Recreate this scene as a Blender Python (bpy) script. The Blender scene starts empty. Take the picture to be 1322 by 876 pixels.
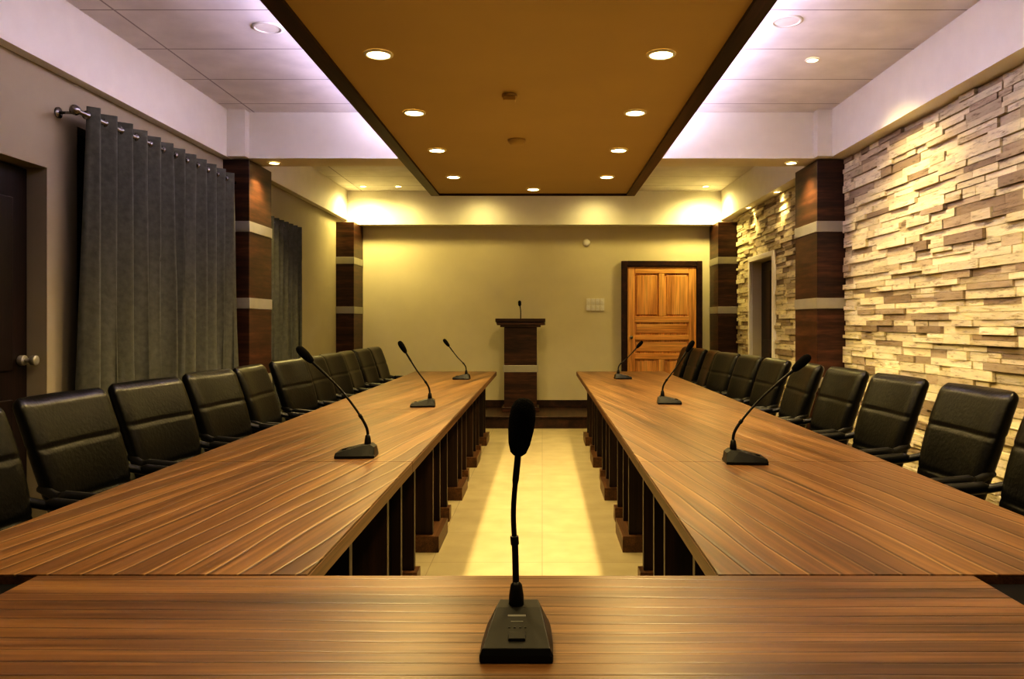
import bpy, math, random
from mathutils import Vector, Matrix
random.seed(7)
scene = bpy.context.scene

# ------------------------------------------------------------------ materials
def new_mat(name):
    m = bpy.data.materials.new(name); m.use_nodes = True
    nt = m.node_tree; b = nt.nodes['Principled BSDF']
    return m, nt, b
def N(nt, t, **kw):
    n = nt.nodes.new(t)
    for k, v in kw.items(): setattr(n, k, v)
    return n
def ramp(nt, stops):
    r = nt.nodes.new('ShaderNodeValToRGB')
    els = r.color_ramp.elements
    while len(els) < len(stops): els.new(0.5)
    for e, (p, c) in zip(els, stops):
        e.position = p; e.color = (c[0], c[1], c[2], 1)
    return r
def plain(name, col, rough=0.5, metal=0.0, noise=0.06, scale=8, bump=0.0, spec=0.5):
    m, nt, b = new_mat(name)
    tc = N(nt, 'ShaderNodeTexCoord'); nz = N(nt, 'ShaderNodeTexNoise')
    nz.inputs['Scale'].default_value = scale; nz.inputs['Detail'].default_value = 4
    nt.links.new(tc.outputs['Object'], nz.inputs['Vector'])
    r = ramp(nt, [(0.3, [c*(1-noise) for c in col]), (0.7, [min(1, c*(1+noise)) for c in col])])
    nt.links.new(nz.outputs['Fac'], r.inputs['Fac']); nt.links.new(r.outputs['Color'], b.inputs['Base Color'])
    b.inputs['Roughness'].default_value = rough; b.inputs['Metallic'].default_value = metal
    b.inputs['Specular IOR Level'].default_value = spec
    if bump:
        bp = N(nt, 'ShaderNodeBump'); bp.inputs['Strength'].default_value = bump; bp.inputs['Distance'].default_value = 0.01
        nt.links.new(nz.outputs['Fac'], bp.inputs['Height']); nt.links.new(bp.outputs['Normal'], b.inputs['Normal'])
    return m
def emis(name, col, s):
    m, nt, b = new_mat(name)
    b.inputs['Base Color'].default_value = (*col, 1)
    b.inputs['Emission Color'].default_value = (*col, 1); b.inputs['Emission Strength'].default_value = s
    return m
def wood(name, dark, mid, light, axis='Y', across=9, along=0.6, rough=0.35, lines=0.0, linecol=(0.5,0.3,0.15), rot=0.0, freq=15, spec=0.5):
    m, nt, b = new_mat(name)
    tc = N(nt, 'ShaderNodeTexCoord'); mp = N(nt, 'ShaderNodeMapping')
    sc = {'X': (along, across, across), 'Y': (across, along, across), 'Z': (across, across, along)}[axis]
    mp0 = N(nt, 'ShaderNodeMapping'); mp0.inputs['Rotation'].default_value = (0, 0, rot)
    nt.links.new(tc.outputs['Object'], mp0.inputs['Vector'])
    mp.inputs['Scale'].default_value = sc
    nt.links.new(mp0.outputs['Vector'], mp.inputs['Vector'])
    n1 = N(nt, 'ShaderNodeTexNoise'); n1.inputs['Scale'].default_value = 1.0; n1.inputs['Detail'].default_value = 6
    n1.inputs['Roughness'].default_value = 0.65; n1.inputs['Distortion'].default_value = 0.1
    nt.links.new(mp.outputs['Vector'], n1.inputs['Vector'])
    r = ramp(nt, [(0.32, dark), (0.5, mid), (0.68, light)])
    nt.links.new(n1.outputs['Fac'], r.inputs['Fac'])
    col = r.outputs['Color']
    mp2 = N(nt, 'ShaderNodeMapping'); mp2.inputs['Scale'].default_value = tuple(s*(9 if s == across else 2.5) for s in sc)
    nt.links.new(mp0.outputs['Vector'], mp2.inputs['Vector'])
    n2 = N(nt, 'ShaderNodeTexNoise'); n2.inputs['Scale'].default_value = 1.0; n2.inputs['Detail'].default_value = 3
    nt.links.new(mp2.outputs['Vector'], n2.inputs['Vector'])
    r2 = ramp(nt, [(0.35, (0.62,)*3), (0.65, (1.18,)*3)])
    nt.links.new(n2.outputs['Fac'], r2.inputs['Fac'])
    mx = N(nt, 'ShaderNodeMix', data_type='RGBA', blend_type='MULTIPLY'); mx.inputs['Factor'].default_value = 0.85
    nt.links.new(col, mx.inputs['A']); nt.links.new(r2.outputs['Color'], mx.inputs['B'])
    col = mx.outputs['Result']
    if lines > 0:
        sep = N(nt, 'ShaderNodeSeparateXYZ'); nt.links.new(mp0.outputs['Vector'], sep.inputs[0])
        ac = sep.outputs['X'] if axis == 'Y' else sep.outputs['Y']
        mp3 = N(nt, 'ShaderNodeMapping')
        mp3.inputs['Scale'].default_value = (3.0, 0.6, 3.0) if axis == 'Y' else (0.6, 3.0, 3.0)
        nt.links.new(mp0.outputs['Vector'], mp3.inputs['Vector'])
        n3 = N(nt, 'ShaderNodeTexNoise'); n3.inputs['Scale'].default_value = 1.0; n3.inputs['Detail'].default_value = 2.0
        nt.links.new(mp3.outputs['Vector'], n3.inputs['Vector'])
        wob = N(nt, 'ShaderNodeMath', operation='MULTIPLY'); wob.inputs[1].default_value = 2.2
        nt.links.new(n3.outputs['Fac'], wob.inputs[0])
        ml = N(nt, 'ShaderNodeMath', operation='MULTIPLY_ADD'); ml.inputs[1].default_value = freq
        nt.links.new(ac, ml.inputs[0]); nt.links.new(wob.outputs[0], ml.inputs[2])
        fr = N(nt, 'ShaderNodeMath', operation='FRACT'); nt.links.new(ml.outputs[0], fr.inputs[0])
        rl = ramp(nt, [(0.0, (0, 0, 0)), (0.45, (0, 0, 0)), (0.5, (1, 1, 1)), (0.54, (0, 0, 0)), (1.0, (0, 0, 0))])
        rd = ramp(nt, [(0.0, (1, 1, 1)), (0.53, (1, 1, 1)), (0.58, (0.28,)*3), (0.69, (1, 1, 1)), (1.0, (1, 1, 1))])
        nt.links.new(fr.outputs[0], rl.inputs['Fac']); nt.links.new(fr.outputs[0], rd.inputs['Fac'])
        mxd = N(nt, 'ShaderNodeMix', data_type='RGBA', blend_type='MULTIPLY'); mxd.inputs['Factor'].default_value = 0.85
        nt.links.new(col, mxd.inputs['A']); nt.links.new(rd.outputs['Color'], mxd.inputs['B']); col = mxd.outputs['Result']
        msk = N(nt, 'ShaderNodeMath', operation='MULTIPLY')
        rm = ramp(nt, [(0.36, (0.35,)*3), (0.56, (1, 1, 1))]); nt.links.new(n1.outputs['Fac'], rm.inputs['Fac'])
        nt.links.new(rl.outputs['Color'], msk.inputs[0]); nt.links.new(rm.outputs['Color'], msk.inputs[1])
        m2 = N(nt, 'ShaderNodeMath', operation='MULTIPLY'); m2.inputs[1].default_value = lines
        nt.links.new(msk.outputs[0], m2.inputs[0])
        mx2 = N(nt, 'ShaderNodeMix', data_type='RGBA'); mx2.inputs['B'].default_value = (*linecol, 1)
        nt.links.new(m2.outputs[0], mx2.inputs['Factor']); nt.links.new(col, mx2.inputs['A'])
        col = mx2.outputs['Result']
        bp = N(nt, 'ShaderNodeBump'); bp.inputs['Strength'].default_value = 0.5; bp.inputs['Distance'].default_value = 0.002
        nt.links.new(rd.outputs['Color'], bp.inputs['Height']); nt.links.new(bp.outputs['Normal'], b.inputs['Normal'])
    nt.links.new(col, b.inputs['Base Color'])
    b.inputs['Roughness'].default_value = rough; b.inputs['Specular IOR Level'].default_value = spec
    return m
def tiled(name, col, grout, sx, sy, mortar=0.004, rough=0.2, var=0.04, spec=0.5):
    m, nt, b = new_mat(name)
    tc = N(nt, 'ShaderNodeTexCoord'); br = N(nt, 'ShaderNodeTexBrick')
    br.offset = 0.0; br.squash = 1.0
    br.inputs['Scale'].default_value = 1.0; br.inputs['Brick Width'].default_value = sx; br.inputs['Row Height'].default_value = sy
    br.inputs['Mortar Size'].default_value = mortar; br.inputs['Mortar Smooth'].default_value = 0.1
    br.inputs['Color1'].default_value = (*[c*(1-var) for c in col], 1); br.inputs['Color2'].default_value = (*[min(1, c*(1+var)) for c in col], 1)
    br.inputs['Mortar'].default_value = (*grout, 1)
    nt.links.new(tc.outputs['Object'], br.inputs['Vector'])
    nz = N(nt, 'ShaderNodeTexNoise'); nz.inputs['Scale'].default_value = 5; nz.inputs['Detail'].default_value = 6
    nt.links.new(tc.outputs['Object'], nz.inputs['Vector'])
    r = ramp(nt, [(0.3, (0.9,)*3), (0.7, (1.05,)*3)]); nt.links.new(nz.outputs['Fac'], r.inputs['Fac'])
    mx = N(nt, 'ShaderNodeMix', data_type='RGBA', blend_type='MULTIPLY'); mx.inputs['Factor'].default_value = 1
    nt.links.new(br.outputs['Color'], mx.inputs['A']); nt.links.new(r.outputs['Color'], mx.inputs['B'])
    nt.links.new(mx.outputs['Result'], b.inputs['Base Color'])
    b.inputs['Roughness'].default_value = rough; b.inputs['Specular IOR Level'].default_value = spec
    return m

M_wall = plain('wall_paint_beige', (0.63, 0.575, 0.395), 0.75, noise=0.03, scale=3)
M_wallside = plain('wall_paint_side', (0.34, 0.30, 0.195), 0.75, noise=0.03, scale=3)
M_white = plain('white_paint', (0.81, 0.79, 0.71), 0.6, noise=0.02)
M_ceil = tiled('ceiling_panels', (0.78, 0.76, 0.74), (0.38, 0.35, 0.35), 1.2, 0.62, 0.006, 0.6, 0.01)
M_floor = tiled('floor_tiles', (0.49, 0.425, 0.275), (0.34, 0.29, 0.20), 0.6, 0.6, 0.002, 0.25, 0.03)
M_panel = plain('ochre_ceiling_paint', (0.49, 0.37, 0.15), 0.6, noise=0.03, scale=2)
M_dkwood = wood('dark_walnut', (0.018, 0.008, 0.005), (0.04, 0.017, 0.009), (0.075, 0.03, 0.016), 'Y', 14, 1.0, 0.4)
M_colwood = wood('column_walnut', (0.02, 0.008, 0.005), (0.055, 0.022, 0.011), (0.115, 0.047, 0.023), 'Z', 0.9, 16, 0.4)
tc3 = ((0.050, 0.024, 0.009), (0.122, 0.060, 0.022), (0.21, 0.112, 0.045))
M_tableR = wood('table_walnut_a', *tc3, 'Y', 8, 0.4, 0.35, 0.65, (0.42, 0.29, 0.15), rot=math.radians(-8), spec=0.38)
M_tableL = wood('table_walnut_b', *tc3, 'Y', 8, 0.4, 0.35, 0.65, (0.42, 0.29, 0.15), rot=math.radians(8), spec=0.38)
M_tableX = wood('table_walnut_cross', *tc3, 'X', 12, 0.8, 0.35, 0.3, (0.30, 0.19, 0.09), freq=22, spec=0.38)
M_edge = wood('table_edge_walnut', (0.055, 0.025, 0.010), (0.11, 0.052, 0.02), (0.17, 0.085, 0.036), 'Y', 20, 0.8, 0.4)
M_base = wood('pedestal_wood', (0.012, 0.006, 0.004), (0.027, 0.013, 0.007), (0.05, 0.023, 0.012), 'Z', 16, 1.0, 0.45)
M_black = plain('flat_black', (0.003, 0.003, 0.003), 0.6, spec=0.1)  # flat black for corner boxes, pedestal recess infill and podium mic
M_leather = plain('black_leather', (0.005, 0.0048, 0.0045), 0.29, noise=0.2, scale=60, bump=0.15, spec=0.22)
M_plastic = plain('black_plastic', (0.006, 0.006, 0.006), 0.38, spec=0.28)
M_foam = plain('black_foam', (0.004, 0.004, 0.004), 0.95, noise=0.5, scale=400, bump=0.8, spec=0.1)
M_silver = plain('brushed_steel', (0.40, 0.39, 0.34), 0.4, 0.4)
M_chrome = plain('chrome', (0.30, 0.30, 0.29), 0.25, 1.0)
M_curtain = plain('curtain_fabric', (0.105, 0.108, 0.080), 0.88, noise=0.15, scale=30, bump=0.2, spec=0.2)
M_glass = plain('night_glass', (0.006, 0.007, 0.008), 0.1)
pine = ((0.50, 0.22, 0.06), (0.74, 0.38, 0.12), (0.86, 0.51, 0.19))
M_doorpine = wood('pine_door', *pine, 'Z', 9, 0.8, 0.4)
M_doorpineX = wood('pine_door_rail', *pine, 'X', 9, 0.8, 0.4)
M_darkdoor = wood('dark_door', (0.008, 0.004, 0.003), (0.016, 0.008, 0.006), (0.03, 0.014, 0.01), 'Z', 12, 1.0, 0.4)
M_lamp = emis('warm_lamp', (1.0, 0.82, 0.40), 22)
M_led = emis('cove_led', (0.7, 0.62, 1.0), 3)
M_glow = plain('white_fixture', (0.75, 0.73, 0.66), 0.4)
M_label = plain('label_grey', (0.10, 0.10, 0.10), 0.5)

m, nt, b = new_mat('split_stone'); M_stone = m
at = N(nt, 'ShaderNodeAttribute'); at.attribute_name = 'Col'
tc = N(nt, 'ShaderNodeTexCoord'); mp = N(nt, 'ShaderNodeMapping'); mp.inputs['Scale'].default_value = (20, 7, 45)
nt.links.new(tc.outputs['Object'], mp.inputs['Vector'])
nz = N(nt, 'ShaderNodeTexNoise'); nz.inputs['Scale'].default_value = 1; nz.inputs['Detail'].default_value = 7; nz.inputs['Roughness'].default_value = 0.7
nt.links.new(mp.outputs['Vector'], nz.inputs['Vector'])
r = ramp(nt, [(0.33, (0.34, 0.29, 0.22)), (0.46, (0.90, 0.88, 0.81)), (0.7, (1.08, 1.05, 0.96))])
nt.links.new(nz.outputs['Fac'], r.inputs['Fac'])
mx = N(nt, 'ShaderNodeMix', data_type='RGBA', blend_type='MULTIPLY'); mx.inputs['Factor'].default_value = 0.9
nt.links.new(at.outputs['Color'], mx.inputs['A']); nt.links.new(r.outputs['Color'], mx.inputs['B'])
nt.links.new(mx.outputs['Result'], b.inputs['Base Color']); b.inputs['Roughness'].default_value = 0.8
bp = N(nt, 'ShaderNodeBump'); bp.inputs['Strength'].default_value = 0.6; bp.inputs['Distance'].default_value = 0.01
nt.links.new(nz.outputs['Fac'], bp.inputs['Height']); nt.links.new(bp.outputs['Normal'], b.inputs['Normal'])

# ------------------------------------------------------------------ mesh builder
class MB:
    def __init__(s): s.v = []; s.f = []; s.m = []; s.sm = []
    def add(s, vs, fs, mat=0, smooth=False):
        o = len(s.v); s.v += [tuple(p) for p in vs]
        for f in fs: s.f.append([i+o for i in f]); s.m.append(mat); s.sm.append(smooth)
    def box(s, x0, x1, y0, y1, z0, z1, mat=0):
        vs = [(x0,y0,z0),(x1,y0,z0),(x1,y1,z0),(x0,y1,z0),(x0,y0,z1),(x1,y0,z1),(x1,y1,z1),(x0,y1,z1)]
        s.add(vs, [(0,3,2,1),(4,5,6,7),(0,1,5,4),(1,2,6,5),(2,3,7,6),(3,0,4,7)], mat)
    def tube(s, pts, rad, mat=0, n=12, sx=1.0):
        pts = [Vector(p) for p in pts]
        if not isinstance(rad, (list, tuple)): rad = [rad]*len(pts)
        vs = []; fs = []
        prev = None
        for i, p in enumerate(pts):
            d = (pts[min(i+1, len(pts)-1)] - pts[max(i-1, 0)]).normalized()
            if prev is None:
                a = Vector((1,0,0)) if abs(d.x) < 0.9 else Vector((0,1,0))
            else: a = prev
            a = (a - d*a.dot(d)).normalized(); prev = a
            c = d.cross(a)
            for k in range(n):
                t = 2*math.pi*k/n
                vs.append(p + (a*math.cos(t)*sx + c*math.sin(t))*rad[i])
        for i in range(len(pts)-1):
            for k in range(n):
                fs.append((i*n+k, i*n+(k+1)%n, (i+1)*n+(k+1)%n, (i+1)*n+k))
        fs.append(tuple(reversed(range(n)))); fs.append(tuple(range((len(pts)-1)*n, len(pts)*n)))
        s.add(vs, fs, mat, True)
    def build(s, name, mats, bevel=0.0, loc=None, rotz=0.0, parent=None, smooth=None, subsurf=0):
        me = bpy.data.meshes.new(name); me.from_pydata(s.v, [], s.f)
        for m_ in mats: me.materials.append(m_)
        for i, p in enumerate(me.polygons):
            p.material_index = s.m[i]; p.use_smooth = s.sm[i]
        me.validate(); me.update()
        ob = bpy.data.objects.new(name, me); scene.collection.objects.link(ob)
        if bevel:
            b_ = ob.modifiers.new('bevel', 'BEVEL'); b_.width = bevel; b_.segments = 2; b_.limit_method = 'ANGLE'; b_.angle_limit = math.radians(50)
        if loc: ob.location = loc
        ob.rotation_euler = (0, 0, rotz)
        if parent: ob.parent = parent
        return ob
def smooth_path(ctrl, n=24):
    P = [Vector(p) for p in ctrl]; P = [P[0]*2-P[1]] + P + [P[-1]*2-P[-2]]
    out = []
    segs = len(P)-3
    for i in range(segs):
        for k in range(n//segs+1):
            t = k/(n//segs+1)
            a, b_, c, d = P[i:i+4]
            out.append(0.5*((2*b_)+(c-a)*t+(2*a-5*b_+4*c-d)*t*t+(-a+3*b_-3*c+d)*t**3))
    out.append(P[-2]); return out

XL, XR, YB, YF, ZC = -2.66, 2.53, -1.6, 10.5, 3.05
# ------------------------------------------------------------------ room shell
o = MB(); o.box(XL-0.3, XR+0.3, YB-0.2, YF+0.2, -0.1, 0.0); o.build('floor', [M_floor])
o = MB(); o.box(XL-0.3, XR+0.3, YB-0.2, YF+0.2, ZC, ZC+0.1); o.build('ceiling', [M_ceil])
o = MB(); o.box(XL-0.3, XR+0.3, YF, YF+0.2, 0, ZC); o.build('wall_back', [M_wall])
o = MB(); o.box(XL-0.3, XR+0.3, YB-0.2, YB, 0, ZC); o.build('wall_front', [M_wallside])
def wall_x(name, x0, x1, openings, mat):
    o = MB(); ys = YB
    for (a, b_, z0, z1) in openings:
        o.box(x0, x1, ys, a, 0, ZC)
        if z0 > 0: o.box(x0, x1, a, b_, 0, z0)
        o.box(x0, x1, a, b_, z1, ZC)
        ys = b_
    o.box(x0, x1, ys, YF, 0, ZC)
    return o.build(name, [mat])
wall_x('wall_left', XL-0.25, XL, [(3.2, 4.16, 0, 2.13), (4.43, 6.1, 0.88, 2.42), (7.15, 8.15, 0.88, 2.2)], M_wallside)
wall_x('wall_right', XR, XR+0.25, [(8.4, 9.3, 0, 2.02)], M_wall)

# stone cladding
o = MB(); cols = []
pal = [(0.74,0.68,0.49),(0.68,0.62,0.44),(0.79,0.73,0.55),(0.53,0.46,0.32),(0.29,0.23,0.155),(0.71,0.65,0.48),(0.77,0.71,0.53),(0.41,0.34,0.24),(0.62,0.56,0.42),(0.74,0.69,0.52)]
def clad(ya, yb, za, zb):
    z = za
    while z < zb-0.01:
        h = random.choice([0.038, 0.046, 0.055, 0.062])
        if z+h > zb-0.02: h = zb-z
        y = ya
        while y < yb-0.01:
            L = random.uniform(0.12, 0.5)
            if y+L > yb-0.1: L = yb-y
            split = random.random() < 0.22 and h > 0.05
            for (zz0, zz1) in ([(z, z+h*0.5), (z+h*0.5, z+h)] if split else [(z, z+h)]):
                d = random.choice([0.008, 0.012, 0.018, 0.025, 0.033])
                c = random.choice(pal); k = random.uniform(0.88, 1.1)
                n0 = len(o.f)
                g = 0.0014
                o.box(XR-d, XR-0.0005, y+g, y+L-g, zz0+g, zz1-g)
                cols.extend([tuple(min(1, q*k) for q in c)]*(len(o.f)-n0))
            y += L
        z += h
ST = 2.655
clad(YB+0.02, 6.44, 0.0, ST)
clad(7.02, 8.34, 0.0, ST); clad(8.34, 9.36, 2.08, ST); clad(9.36, 9.98, 0.0, ST)
ob = o.build('stone_cladding', [M_stone])
ca = ob.data.color_attributes.new('Col', 'FLOAT_COLOR', 'CORNER')
for p in ob.data.polygons:
    c = cols[p.index]
    for li in p.loop_indices: ca.data[li].color = (*c, 1)

# right doorway: dark leaf stands in for the unlit interior
o2 = MB()
o2.box(XR-0.045, XR-0.001, 8.34, 8.40, 0, 2.08, 0); o2.box(XR-0.045, XR-0.001, 9.30, 9.36, 0, 2.08, 0); o2.box(XR-0.045, XR-0.001, 8.40, 9.30, 2.02, 2.08, 0)
o2.box(XR+0.10, XR+0.15, 8.41, 9.29, 0.0, 2.01, 1)
for (a, b_, c, d) in [(8.50,8.80,0.2,0.95),(8.90,9.2,0.2,0.95),(8.50,8.80,1.1,1.9),(8.90,9.2,1.1,1.9)]:
    o2.box(XR+0.09, XR+0.11, a, b_, c, d, 1)
o2.tube([(XR+0.09, 8.47, 1.02), (XR+0.05, 8.47, 1.02)], [0.012, 0.024], 2)
o2.build('dark_doorway', [M_white, M_darkdoor, M_chrome], 0.004)

# left dark door
o = MB()
o.box(XL-0.15, XL-0.10, 3.21, 4.15, 0.0, 2.12, 0)
for (a, b_, c, d) in [(3.34,3.62,0.2,0.9),(3.74,4.02,0.2,0.9),(3.34,3.62,1.05,1.95),(3.74,4.02,1.05,1.95)]:
    o.box(XL-0.11, XL-0.085, a, b_, c, d, 0)
o.tube([(XL-0.10, 4.09, 1.10), (XL-0.07, 4.09, 1.10)], 0.028, 1); 
o.tube([(XL-0.07, 4.09, 1.10), (XL-0.045, 4.09, 1.10), (XL-0.035, 4.09, 1.10), (XL-0.01, 4.09, 1.10), (XL-0.005, 4.09, 1.10)], [0.01, 0.012, 0.026, 0.028, 0.012], 1)
o.build('door_1', [M_darkdoor, M_silver], 0.004)

# pine door in far wall
o = MB(); x0, x1, zb, zt = 1.07, 2.16, 0.152, 2.13
f = 0.075; yw = YF
o.box(x0, x0+f, yw-0.06, yw-0.001, zb, zt, 1); o.box(x1-f, x1, yw-0.06, yw-0.001, zb, zt, 1); o.box(x0+f, x1-f, yw-0.06, yw-0.001, zt-f, zt, 1)
dx0, dx1, dz1 = x0+f+0.004, x1-f-0.004, zt-f-0.004
o.box(dx0, dx1, yw-0.02, yw-0.001, zb+0.005, dz1, 0)
st = 0.10
o.box(dx0, dx0+st, yw-0.04, yw-0.02, zb+0.005, dz1, 0); o.box(dx1-st, dx1, yw-0.04, yw-0.02, zb+0.005, dz1, 0)
mid = (dx0+dx1)/2
zr = [(zb+0.005, zb+0.2), (0.80, 0.88), (1.06, 1.13), (1.30, 1.38), (dz1-0.09, dz1)]
for a, b_ in zr: o.box(dx0+st, dx1-st, yw-0.04, yw-0.02, a, b_, 2)
o.box(mid-0.04, mid+0.04, yw-0.04, yw-0.02, 1.38, dz1-0.09, 0); o.box(mid-0.04, mid+0.04, yw-0.04, yw-0.02, zb+0.2, 0.80, 0)
def raised(a, b_, c, d, m_): o.box(a+0.025, b_-0.025, yw-0.032, yw-0.02, c+0.025, d-0.025, m_)
raised(dx0+st, mid-0.04, 1.38, dz1-0.09, 0); raised(mid+0.04, dx1-st, 1.38, dz1-0.09, 0)
raised(dx0+st, dx1-st, 1.13, 1.30, 2); raised(dx0+st, dx1-st, 0.88, 1.06, 2)
raised(dx0+st, mid-0.04, zb+0.2, 0.80, 0); raised(mid+0.04, dx1-st, zb+0.2, 0.80, 0)
o.tube([(dx0+0.05, yw-0.04, 1.1), (dx0+0.05, yw-0.07, 1.1), (dx0+0.05, yw-0.09, 1.1)], [0.012, 0.014, 0.026], 3)
o.build('door_3', [M_doorpine, M_dkwood, M_doorpineX, M_chrome], 0.006)

# windows
def window(name, a, b_, z0, z1):
    o = MB(); xa, xb = XL-0.16, XL-0.11
    o.box(xa, xb, a, a+0.05, z0, z1, 0); o.box(xa, xb, b_-0.05, b_, z0, z1, 0)
    o.box(xa, xb, a+0.05, b_-0.05, z0, z0+0.05, 0); o.box(xa, xb, a+0.05, b_-0.05, z1-0.05, z1, 0)
    mm = (a+b_)/2; o.box(xa, xb, mm-0.03, mm+0.03, z0+0.05, z1-0.05, 0)
    o.box(xa+0.015, xa+0.025, a+0.05, b_-0.05, z0+0.05, z1-0.05, 1)
    o.build(name, [M_darkdoor, M_glass], 0.003)
window('window_1', 4.43, 6.1, 0.88, 2.42); window('window_2', 7.15, 8.15, 0.88, 2.2)

# soffits / fascias, beams
o = MB(); o.box(XL, -2.59, YB, 10.3, 2.66, ZC-0.001); o.build('trim_1', [M_white])
o = MB(); o.box(2.38, XR, YB, 10.3, 2.66, ZC-0.001); o.build('trim_2', [M_white])
o = MB(); o.box(XL, XR, 10.3, YF, 2.60, ZC-0.001); o.build('trim_3', [M_white])
o = MB()
o.box(-2.59, -0.75, 6.45, 6.78, 2.665, ZC-0.001); o.box(0.55, 2.38, 6.45, 6.78, 2.665, ZC-0.001)
o.box(-2.59, -2.44, 6.36, 6.45, 2.665, ZC-0.001); o.box(2.26, 2.38, 6.36, 6.45, 2.665, ZC-0.001)
o.build('ceiling_beam', [M_white])

# central suspended ceiling panel
o = MB(); PX0, PX1, PY0, PY1 = -1.14, 0.95, -1.0, 7.97
t = 0.085
o.box(PX0+t, PX1-t, PY0+t, PY1-0.03, 2.62, 2.66, 0)
o.box(PX0, PX0+t, PY0, PY1, 2.60, 2.66, 1); o.box(PX1-t, PX1, PY0, PY1, 2.60, 2.66, 1)
o.box(PX0+t, PX1-t, PY1-0.03, PY1, 2.60, 2.66, 1); o.box(PX0+t, PX1-t, PY0, PY0+t, 2.60, 2.66, 1)
o.box(-0.74, 0.54, PY0+0.3, PY1-0.4, 2.66, ZC-0.001, 2)
o.build('suspended_ceiling_panel', [M_panel, M_dkwood, M_white])

# ------------------------------------------------------------------ columns
def column(x0, x1, y0, y1, z1, inner):
    o = MB(); bands = [0.80, 1.46, 2.10]; z = 0.0
    for zb in bands:
        o.box(x0, x1, y0, y1, z, zb-0.045, 0)
        e = 0.006
        xa, xb = (x0, x1+e) if inner > 0 else (x0-e, x1)
        o.box(xa, xb, y0-e, min(y1+e, YF-0.001), zb-0.045, zb+0.045, 1)
        z = zb+0.045
    o.box(x0, x1, y0, y1, z, z1, 0)
    o.build('wood_clad_column', [M_colwood, M_silver], 0.003)
column(XL+0.001, -2.44, 6.45, 6.98, 2.655, 1)
column(2.29, XR-0.001, 6.45, 7.01, 2.655, -1)
column(XL+0.001, -2.43, 9.99, YF-0.001, 2.595, 1)
column(2.27, XR-0.001, 9.99, YF-0.001, 2.595, -1)

# ------------------------------------------------------------------ platform, podium
o = MB(); o.box(-2.42, 2.26, 9.52, YF-0.001, 0.0, 0.13, 0); o.box(-2.42, 2.26, 9.49, YF-0.001, 0.13, 0.15, 0)
o.build('stage_platform', [M_dkwood], 0.004)
o = MB(); cx = -0.28; y0, y1 = 9.95, 10.3
o.box(cx-0.24, cx+0.24, y0, y1, 0.151, 0.21, 0)
o.box(cx-0.21, cx+0.21, y0+0.02, y1-0.02, 0.21, 0.66, 0)
o.box(cx-0.225, cx+0.225, y0+0.01, y1-0.01, 0.66, 0.75, 1)
o.box(cx-0.21, cx+0.21, y0+0.02, y1-0.02, 0.75, 1.24, 0)
o.box(cx-0.26, cx+0.26, y0-0.01, y1+0.01, 1.24, 1.265, 0)
vs = [(cx-0.32,y0-0.04,1.31),(cx+0.32,y0-0.04,1.31),(cx+0.32,y1+0.02,1.265),(cx-0.32,y1+0.02,1.265),
      (cx-0.32,y0-0.04,1.35),(cx+0.32,y0-0.04,1.35),(cx+0.32,y1+0.02,1.305),(cx-0.32,y1+0.02,1.305)]
o.box(cx-0.30, cx+0.30, y0-0.03, y1, 1.265, 1.30, 0)
o.add(vs, [(0,3,2,1),(4,5,6,7),(0,1,5,4),(1,2,6,5),(2,3,7,6),(3,0,4,7)], 0)
pp = smooth_path([(cx, y0+0.1, 1.33), (cx, y0+0.1, 1.45), (cx-0.01, y0+0.12, 1.53)], 12)
o.tube(pp, 0.006, 2); o.tube([(cx, y0+0.1, 1.325), (cx, y0+0.1, 1.35)], 0.04, 2)
o.tube([(cx-0.01,y0+0.12,1.51),(cx-0.012,y0+0.122,1.53),(cx-0.014,y0+0.125,1.57),(cx-0.016,y0+0.127,1.585)], [0.01, 0.02, 0.02, 0.008], 2)
o.build('podium', [M_colwood, M_silver, M_black], 0.004)

# wall plate + round detector on far wall
o = MB(); 
for i in range(4):
    for j in range(2):
        o.box(0.60+i*0.062, 0.655+i*0.062, YF-0.012, YF-0.0005, 1.46+j*0.085, 1.54+j*0.085, 0)
        o.box(0.618+i*0.062, 0.637+i*0.062, YF-0.016, YF-0.012, 1.485+j*0.085, 1.515+j*0.085, 0)
o.build('wall_switch_plate', [M_glow], 0.003)
o = MB(); o.tube([(0.60, YF-0.0005, 2.38), (0.60, YF-0.02, 2.38), (0.60, YF-0.03, 2.38)], [0.05, 0.048, 0.03], 0, 24); o.build('wall_alarm_disc', [M_glow])

# baseboards
o = MB(); o.box(XL+0.0005, XL+0.015, YB, 3.2, 0, 0.1); o.box(XL+0.0005, XL+0.015, 4.16, 6.44, 0, 0.1); o.box(XL+0.0005, XL+0.015, 7.0, 9.98, 0, 0.1)
o.build('baseboard_left', [M_dkwood], 0.002)
o = MB(); o.box(-2.42, 1.06, YF-0.016, YF-0.0015, 0.152, 0.25); o.build('baseboard_back', [M_dkwood], 0.002)

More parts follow.
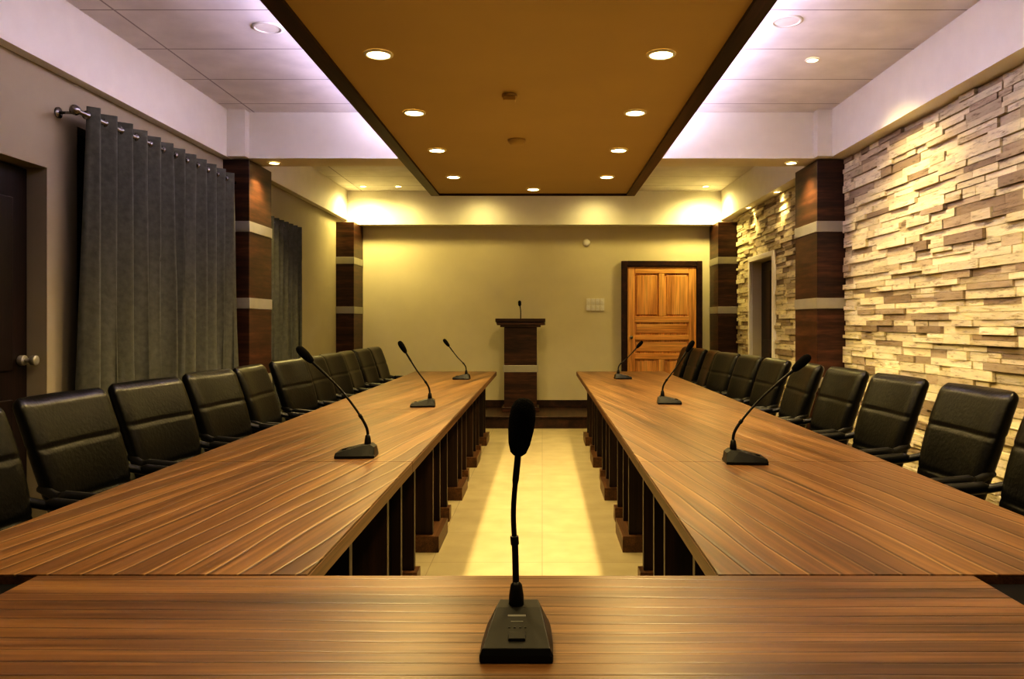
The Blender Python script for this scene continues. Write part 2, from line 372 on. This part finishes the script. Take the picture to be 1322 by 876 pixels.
# ------------------------------------------------------------------ conference tables
TZ = 0.747
def side_table(xa, xb, inner_left, top):
    o = MB(); y0, y1 = 1.70, 8.75
    seams = [y0, 3.08, 4.94, 6.85, y1]
    for a, b_ in zip(seams[:-1], seams[1:]):
        g = 0.0015
        o.box(xa+0.002, xb-0.002, a+g, b_-g, TZ-0.006, TZ, 0)
        o.box(xa, xb, a+g, b_-g, TZ-0.045, TZ-0.006, 1)
    inn = xb if not inner_left else xa
    s = -1 if not inner_left else 1
    def bx(d0, d1, ya, yb, z0, z1, m_):
        p, q = inn+s*d0, inn+s*d1
        o.box(min(p, q), max(p, q), ya, yb, z0, z1, m_)
    W = 0.5
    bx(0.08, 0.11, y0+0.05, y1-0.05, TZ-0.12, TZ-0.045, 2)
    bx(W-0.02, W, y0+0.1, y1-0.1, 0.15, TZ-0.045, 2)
    yy = [1.85, 3.12, 4.42, 5.70, 6.98, 8.20]
    for y in yy:
        for dy in (0.0, 0.30):
            bx(0.11, W-0.022, y+dy, y+dy+0.04, 0.09, TZ-0.045, 2)
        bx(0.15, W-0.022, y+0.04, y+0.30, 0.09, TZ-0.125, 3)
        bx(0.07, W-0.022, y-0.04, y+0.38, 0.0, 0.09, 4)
        y2 = y+0.66
        if y2+0.04 < y1-0.05:
            bx(0.11, W-0.022, y2, y2+0.04, 0.09, TZ-0.045, 2)
            bx(0.09, W-0.022, y2-0.03, y2+0.07, 0.0, 0.09, 4)
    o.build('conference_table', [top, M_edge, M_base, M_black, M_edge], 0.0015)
side_table(-1.44, -0.515, False, M_tableL)
side_table(0.385, 1.38, True, M_tableR)
o = MB()
o.box(-1.10, 0.94, 0.80, 1.688, TZ-0.004, TZ+0.002, 0); o.box(-1.10, 0.94, 0.80, 1.688, TZ-0.043, TZ-0.004, 1)
for x in (-1.0, -0.35, 0.2, 0.80): o.box(x, x+0.04, 0.90, 1.60, 0.09, TZ-0.043, 2); o.box(x-0.03, x+0.07, 0.88, 1.62, 0, 0.09, 2)
o.box(-0.96, 0.80, 1.55, 1.57, 0.2, TZ-0.043, 2)
o.build('conference_table', [M_tableX, M_edge, M_base], 0.0015)
for xa, xb in [(-1.95, -1.105), (0.945, 1.85)]:  # black boxes added to fill the black corners beside the near table
    o = MB(); o.box(xa, xb, 0.95, 1.692, 0.70, 0.73, 0); o.box(xa+0.04, xb-0.04, 0.99, 1.65, 0.06, 0.70, 0); o.box(xa+0.06, xb-0.06, 1.01, 1.63, 0, 0.06, 0)
    mx_ = (xa+xb)/2
    o.box(mx_-0.005, mx_+0.005, 0.98, 0.99, 0.08, 0.68, 1); 
    for q in (-0.08, 0.08): o.tube([(mx_+q, 0.975, 0.40), (mx_+q, 0.975, 0.52)], 0.006, 1)
    o.build('dark_corner_box', [M_black, M_silver], 0.004)

# ------------------------------------------------------------------ gooseneck microphones
def base_mesh(o):
    secs = [(-0.080, 0.058, 0.054, 0.012), (-0.076, 0.060, 0.055, 0.022), (-0.02, 0.060, 0.047, 0.037), (0.03, 0.058, 0.039, 0.050), (0.060, 0.056, 0.034, 0.053), (0.076, 0.054, 0.032, 0.042), (0.080, 0.052, 0.036, 0.012)]
    vs = []; fs = []
    for (y, wb, wt, h) in secs:
        vs += [(-wb, y, 0), (-wb, y, min(0.010, h)), (-wt, y, h), (wt, y, h), (wb, y, min(0.010, h)), (wb, y, 0)]
    n = 6
    for i in range(len(secs)-1):
        for k in range(n):
            fs.append((i*n+k, i*n+(k+1) % n, (i+1)*n+(k+1) % n, (i+1)*n+k))
    fs.append(tuple(reversed(range(n)))); fs.append(tuple(range((len(secs)-1)*n, len(secs)*n)))
    fs = [tuple(reversed(f)) for f in fs]
    o.add(vs, fs, 0, False)
def slope_z(y): 
    return 0.022 + (y+0.076)/(0.056)*0.015 if y < -0.02 else 0.037+(y+0.02)/0.05*0.013
def mic(name, loc, rotz, ctrl, foam_dir, fr=0.017, fl=0.085):
    o = MB(); base_mesh(o)
    def plate(xa, xb, ya, yb, e, m_):
        za, zb = slope_z(ya), slope_z(yb)
        vs = [(xa,ya,za-0.002),(xb,ya,za-0.002),(xb,yb,zb-0.002),(xa,yb,zb-0.002),(xa,ya,za+e),(xb,ya,za+e),(xb,yb,zb+e),(xa,yb,zb+e)]
        o.add(vs, [(0,3,2,1),(4,5,6,7),(0,1,5,4),(1,2,6,5),(2,3,7,6),(3,0,4,7)], m_)
    plate(-0.014, 0.014, -0.058, -0.040, 0.004, 1)
    plate(-0.018, 0.014, 0.004, 0.010, 0.0006, 3)
    plate(-0.012, 0.010, -0.010, -0.007, 0.0006, 3)
    for k in range(4):
        plate(-0.016+k*0.009, -0.011+k*0.009, -0.026, -0.023, 0.001, 1)
    o.tube([(ctrl[0][0], ctrl[0][1], 0.045), (ctrl[0][0], ctrl[0][1], 0.066), (ctrl[0][0], ctrl[0][1], 0.085), (ctrl[0][0], ctrl[0][1], 0.09)], [0.014, 0.013, 0.010, 0.006], 1, 16)
    path = smooth_path(ctrl, 40)
    nseg = len(path)
    rr = [0.0058 if i < nseg*0.42 or i > nseg*0.8 else 0.0046 for i in range(nseg)]
    o.tube(path, rr, 1, 12)
    j = path[int(nseg*0.42)]; d_ = (path[int(nseg*0.42)+1]-j).normalized()
    o.tube([j-d_*0.008, j+d_*0.008], 0.0075, 1, 12)
    e = path[-1]; d = Vector(foam_dir).normalized()
    prof = [(0.0, 0.35), (0.05, 0.6), (0.2, 0.82), (0.45, 0.97), (0.65, 1.0), (0.82, 0.92), (0.93, 0.7), (0.985, 0.4), (1.0, 0.12)]
    o.tube([e+d*(fl*t-0.01) for t, _ in prof], [fr*q for _, q in prof], 2, 20)
    return o.build(name, [M_plastic, M_plastic, M_foam, M_label], 0.0015, loc, rotz)
mic('gooseneck_microphone', (-0.042, 1.332, TZ+0.0025), 0.0,
    [(-0.004, 0.045, 0.05), (-0.006, 0.048, 0.14), (-0.009, 0.045, 0.22), (0.000, 0.042, 0.325)], (0.12, -0.02, 1), 0.0235, 0.102)
std = lambda L, H: [(0, 0.045, 0.05), (0, 0.035, 0.13), (0, -0.02-L*0.15, H*0.58), (0, -L*0.72, H*0.86)]
for (x, y, L, H, r_) in [(-0.766, 3.20, 0.26, 0.46, -90), (-0.785, 5.10, 0.16, 0.42, -90), (-0.785, 7.55, 0.18, 0.38, -90),
                         (0.80, 3.06, 0.27, 0.43, 90), (0.865, 5.28, 0.17, 0.42, 90), (0.79, 7.60, 0.20, 0.36, 90)]:
    c = std(L, H)
    d = Vector(c[3])-Vector(c[2])
    mic('gooseneck_microphone', (x, y, TZ+0.0005), math.radians(r_+random.uniform(-6, 6)), c, d, 0.018, 0.09)

# ------------------------------------------------------------------ chairs (face +X locally; back at -X)
def chair_mesh():
    o = MB()
    def cushion(secs, n=28, p=5.0, axis='z'):
        vs = []; fs = []
        for (z, xc, w, th, bow) in secs:
            for k in range(n):
                t = 2*math.pi*k/n
                c, s_ = math.cos(t), math.sin(t)
                yy = w*math.copysign(abs(c)**(2/p), c); xx = th*math.copysign(abs(s_)**(2/2.6), s_)
                xx += bow*(yy/w)**2 if w > 0 else 0
                if axis == 'z': vs.append((xc+xx, yy, z))
                else: vs.append((z, yy, xc+xx))
        m_ = len(secs)
        for i in range(m_-1):
            for k in range(n):
                f_ = (i*n+k, i*n+(k+1) % n, (i+1)*n+(k+1) % n, (i+1)*n+k)
                fs.append(f_)
        fs.append(tuple(reversed(range(n)))); fs.append(tuple(range((m_-1)*n, m_*n)))
        o.add(vs, fs, 0, True)
    secs = []
    H0, H1 = 0.47, 1.02
    steps = 60
    for i in range(steps+1):
        v = i/steps; z = H0+(H1-H0)*v
        xc = -0.20 - 0.10*v - 0.06*v*v
        w = 0.215+0.047*math.sin(min(1, v*1.25)*math.pi/2)
        th = 0.042+0.008*math.sin(v*math.pi)
        for g in (0.30, 0.66):
            th -= 0.009*math.exp(-((v-g)/0.012)**2)
        if v > 0.93: 
            q = (v-0.93)/0.07; th *= math.sqrt(max(0.02, 1-q*q)); w -= 0.022*q*q
        if v < 0.06:
            q = (0.06-v)/0.06; th *= math.sqrt(max(0.05, 1-q*q)); w -= 0.02*q*q
        secs.append((z, xc, w, th, 0.030))
    cushion(secs)
    secs = []
    for i in range(17):
        v = i/16; x = -0.23+0.46*v
        th = 0.045; w = 0.235
        if v > 0.88: q = (v-0.88)/0.12; th *= math.sqrt(max(0.03, 1-q*q)); w -= 0.03*q*q
        if v < 0.06: th *= 0.6
        if abs(v-0.55) < 0.04: th -= 0.004
        secs.append((x, 0.455-0.012*max(0, v-0.7)*4, w, th, 0.012))
    cushion(secs, axis='x')
    for s_ in (-1, 1):
        y = s_*0.262
        pth = smooth_path([(-0.245, y-s_*0.03, 0.69), (-0.14, y, 0.66), (0.00, y, 0.645), (0.09, y, 0.625), (0.125, y, 0.57), (0.08, y, 0.49), (0.02, y-s_*0.01, 0.425), (0.0, y-s_*0.06, 0.40)], 36)
        o.tube(pth, 0.017, 1, 10, 1.15)
        pad = smooth_path([(-0.16, y, 0.668), (-0.06, y, 0.66), (0.03, y, 0.652), (0.09, y, 0.635)], 10)
        o.tube(pad, [0.012]+[0.024]*(len(pad)-2)+[0.012], 1, 10)
    o.box(-0.12, 0.12, -0.10, 0.10, 0.385, 0.415, 1)
    o.tube([(0,0,0.39),(0,0,0.24),(0,0,0.235),(0,0,0.09)], [0.024,0.024,0.034,0.034], 1, 14)
    for k in range(5):
        a = 2*math.pi*k/5+0.3; dx, dy = math.cos(a), math.sin(a)
        o.tube([(dx*0.02, dy*0.02, 0.11), (dx*0.14, dy*0.14, 0.095), (dx*0.235, dy*0.235, 0.065)], [0.028, 0.022, 0.015], 1, 8)
        o.tube([(dx*0.235-dy*0.016, dy*0.235+dx*0.016, 0.026), (dx*0.235+dy*0.016, dy*0.235-dx*0.016, 0.026)], 0.026, 1, 12)
    o.tube(smooth_path([(-0.10, 0, 0.40), (-0.24, 0, 0.42), (-0.285, 0, 0.55), (-0.31, 0, 0.70)], 12), 0.018, 1, 8, 2.0)
    return o
first = chair_mesh().build('office_chair', [M_leather, M_plastic]); cm = first.data
cm.name = 'office_chair_mesh'
def place(i, x, y, rz):
    ob = first if i == 0 else bpy.data.objects.new('office_chair', cm)
    if i: scene.collection.objects.link(ob)
    ob.location = (x, y, 0); ob.rotation_euler = (0, 0, rz)
i = 0
for y, rz in [(2.43,-3), (3.07,-3), (3.71,-8), (4.42,-6), (5.03,2), (5.75,-8), (6.34,-3), (6.93,-5), (7.53,0), (8.13,-4), (8.72,-2)]:
    place(i, -1.58+random.uniform(-0.02, 0.02), y, math.radians(rz)); i += 1
R = [(1.80,2.72),(1.83,3.36),(1.81,4.05),(1.79,4.70),(1.76,5.32),(1.73,5.92),(1.70,6.52),(1.66,7.12),(1.64,7.7),(1.62,8.28),(1.60,8.87)]
for x, y in R:
    place(i, x-0.26, y, math.radians(180+random.uniform(-4, 8))); i += 1

# ------------------------------------------------------------------ curtains
def curtain(ya, yb, z0, z1, x, nf, seed):
    rnd = random.Random(seed)
    o = MB(); ny = nf*16; nz_ = 30; vs = []; fs = []
    ph = [rnd.uniform(-1.0, 1.0) for _ in range(nf+2)]; am = [rnd.uniform(0.5, 1.3) for _ in range(nf+2)]
    for j in range(nz_+1):
        v = j/nz_; z = z1+(z0-z1)*v
        for i in range(ny+1):
            u = i/ny; fidx = u*nf; k = int(min(nf, fidx)); fr = fidx-k
            a = am[k]*(1-fr)+am[min(nf+1, k+1)]*fr; p = ph[k]*(1-fr)+ph[min(nf+1, k+1)]*fr
            amp = 0.052*((1-v)+a*v)*(1+0.15*v)
            t = 2*math.pi*fidx+p*v*1.5
            xx = x+amp*math.sin(t)+0.016*math.sin(2*t+p*4+v*3)*v
            yy = ya+(yb-ya)*u+0.018*math.sin(2*t)*(0.4+0.6*v)+0.035*v*math.sin(p*5+v*2)
            vs.append((xx, yy, z))
    w = ny+1
    for j in range(nz_):
        for i in range(ny): fs.append((j*w+i, j*w+i+1, (j+1)*w+i+1, (j+1)*w+i))
    o.add(vs, fs, 0, True)
    for q in range(nf*2):
        y = ya+(yb-ya)*((q+0.5)/(nf*2)) - (yb-ya)/(nf*4)
        o.tube([(x, y-0.003, z1-0.05), (x, y+0.003, z1-0.05)], 0.024, 1, 16)
    ob = o.build('curtain', [M_curtain, M_chrome])
    sm = ob.modifiers.new('solid', 'SOLIDIFY'); sm.thickness = 0.003
    r_ = MB(); r_.tube([(x, ya-0.08, z1-0.05), (x, yb+0.02, z1-0.05)], 0.013, 0, 14)
    r_.tube([(x, ya-0.08, z1-0.05), (x, ya-0.095, z1-0.05), (x, ya-0.115, z1-0.05), (x, ya-0.13, z1-0.05)], [0.016, 0.027, 0.027, 0.012], 0, 16)
    r_.tube([(x, ya-0.05, z1-0.05), (XL+0.001, ya-0.05, z1-0.05)], 0.008, 0, 10)
    r_.tube([(XL+0.012, ya-0.05, z1-0.05), (XL+0.001, ya-0.05, z1-0.05)], 0.03, 0, 16)
    r_.tube([(x, yb+0.01, z1-0.05), (XL+0.001, yb+0.01, z1-0.05)], 0.008, 0, 10)
    r_.build('rod', [M_chrome], parent=ob)
curtain(4.30, 6.36, 0.30, 2.50, -2.53, 12, 3)
curtain(7.12, 8.08, 0.30, 2.28, -2.53, 7, 5)

# ------------------------------------------------------------------ lights
WARM = (1.0, 0.765, 0.35)
def downlight(x, y, z, energy, r=0.05, spot=125, lit=True, aim=None, col=WARM, name='recessed_downlight', blend=0.7, soft=0.04):
    o = MB()
    n = 28
    vs = []; fs = []
    for rr, zz in [(r*1.3, -0.0005), (r*1.3, -0.006), (r*1.05, -0.010), (r, -0.004)]:
        vs += [(rr*math.cos(2*math.pi*k/n), rr*math.sin(2*math.pi*k/n), zz) for k in range(n)]
    for j in range(3):
        for k in range(n): fs.append((j*n+k, j*n+(k+1) % n, (j+1)*n+(k+1) % n, (j+1)*n+k))
    o.add(vs, fs, 0, True)
    o.add([(r*math.cos(2*math.pi*k/n), r*math.sin(2*math.pi*k/n), -0.0045) for k in range(n)], [tuple(reversed(range(n)))], 1)
    ob = o.build(name, [M_glow, M_lamp if lit else M_glow], 0, (x, y, z))
    if lit and energy:
        ld = bpy.data.lights.new('lamp', 'SPOT'); ld.energy = energy; ld.color = col; ld.spot_size = math.radians(spot); ld.spot_blend = blend; ld.shadow_soft_size = soft
        lo = bpy.data.objects.new('lamp', ld); scene.collection.objects.link(lo); lo.parent = ob; lo.location = (0, 0, -0.05)
        if aim:
            d = Vector(aim)-Vector((x, y, z-0.05)); lo.rotation_euler = d.to_track_quat('-Z', 'Y').to_euler()
    return ob
PE = {0.6: 22, 1.7: 42, 2.77: 62, 3.81: 76, 4.87: 80, 5.93: 82, 7.02: 88}
for y in PE:
    for x in (-0.805, 0.585): downlight(x, y, 2.62, PE[y], 0.055, 155, blend=1.0, soft=0.06)
downlight(-0.09, 7.67, 2.62, 85, 0.055, 155, blend=1.0, soft=0.06)
downlight(-2.29, 6.62, 2.665, 35, 0.04); downlight(2.13, 6.62, 2.665, 35, 0.04)
for y in (1.6, 3.4, 5.16): downlight(1.80, y, ZC, 100, 0.035, 105, aim=(2.38, y, 1.1), blend=1.0, soft=0.07)
for y in (8.05, 9.16): downlight(2.44, y, 2.66, 14, 0.03, 120, blend=1.0)
YEL = (1.0, 0.81, 0.32)
for x, e in ((-2.3, 80), (-1.85, 15), (-0.8, 15), (0.7, 15), (2.1, 80)): downlight(x, 9.95, ZC, e, 0.035, 170, blend=1.0, soft=0.1, col=YEL)
downlight(-1.63, 4.6, ZC, 0, 0.07, lit=False, name='ceiling_light_disc'); downlight(1.42, 4.5, ZC, 0, 0.07, lit=False, name='ceiling_light_disc')
def led(x, ya, yb, e, side):
    o = MB(); o.box(x-0.012, x+0.012, ya, yb, 2.6605, 2.668, 0); ob = o.build('cove_led_strip', [M_led])
    ld = bpy.data.lights.new('strip_lamp', 'AREA'); ld.shape = 'RECTANGLE'; ld.size = 0.03; ld.size_y = yb-ya; ld.energy = e; ld.color = (0.71, 0.64, 1.0)
    lo = bpy.data.objects.new('strip_lamp', ld); scene.collection.objects.link(lo); lo.location = (x, (ya+yb)/2, 2.675)
    lo.rotation_euler = (0, math.radians(180-side*12), 0); lo.parent = ob
for x, sd, k in ((-1.0, -1, 0.85), (0.81, 1, 1.0)):
    led(x, -0.6, 3.0, 15*k, sd); led(x, 3.0, 6.35, 54*k, sd); led(x, 6.85, 7.85, 4, sd)

o = MB(); o.tube([(-0.19, 4.49, 2.6195), (-0.19, 4.49, 2.60)], 0.045, 0, 24); o.box(-0.225, -0.155, 4.44, 4.50, 2.575, 2.60, 0); o.build('ceiling_sensor', [M_panel], 0.004)
o = MB(); o.tube([(-0.185, 5.6, 2.6195), (-0.185, 5.6, 2.605), (-0.185, 5.6, 2.585), (-0.185, 5.6, 2.58)], [0.065, 0.062, 0.045, 0.03], 0, 28); o.build('smoke_detector', [M_panel])

# ------------------------------------------------------------------ world, camera
w = bpy.data.worlds.new('world'); scene.world = w; w.use_nodes = True
w.node_tree.nodes['Background'].inputs['Color'].default_value = (0.9, 0.7, 0.45, 1); w.node_tree.nodes['Background'].inputs['Strength'].default_value = 0.02
cd = bpy.data.cameras.new('camera'); cam = bpy.data.objects.new('camera', cd); scene.collection.objects.link(cam)
cam.location = (0, 0, 1.30); cam.rotation_euler = (math.radians(90), 0, 0)
cd.sensor_width = 36; cd.lens = 36*1000/1322; cd.shift_x = -39/1322; cd.shift_y = -22/1322; cd.clip_start = 0.05
scene.camera = cam
scene.view_settings.view_transform = 'Standard'
for lk in ('High Contrast', 'Medium High Contrast'):
    try:
        scene.view_settings.look = lk; print('look', lk); break
    except Exception as ex: print(ex)
scene.view_settings.exposure = 0.25
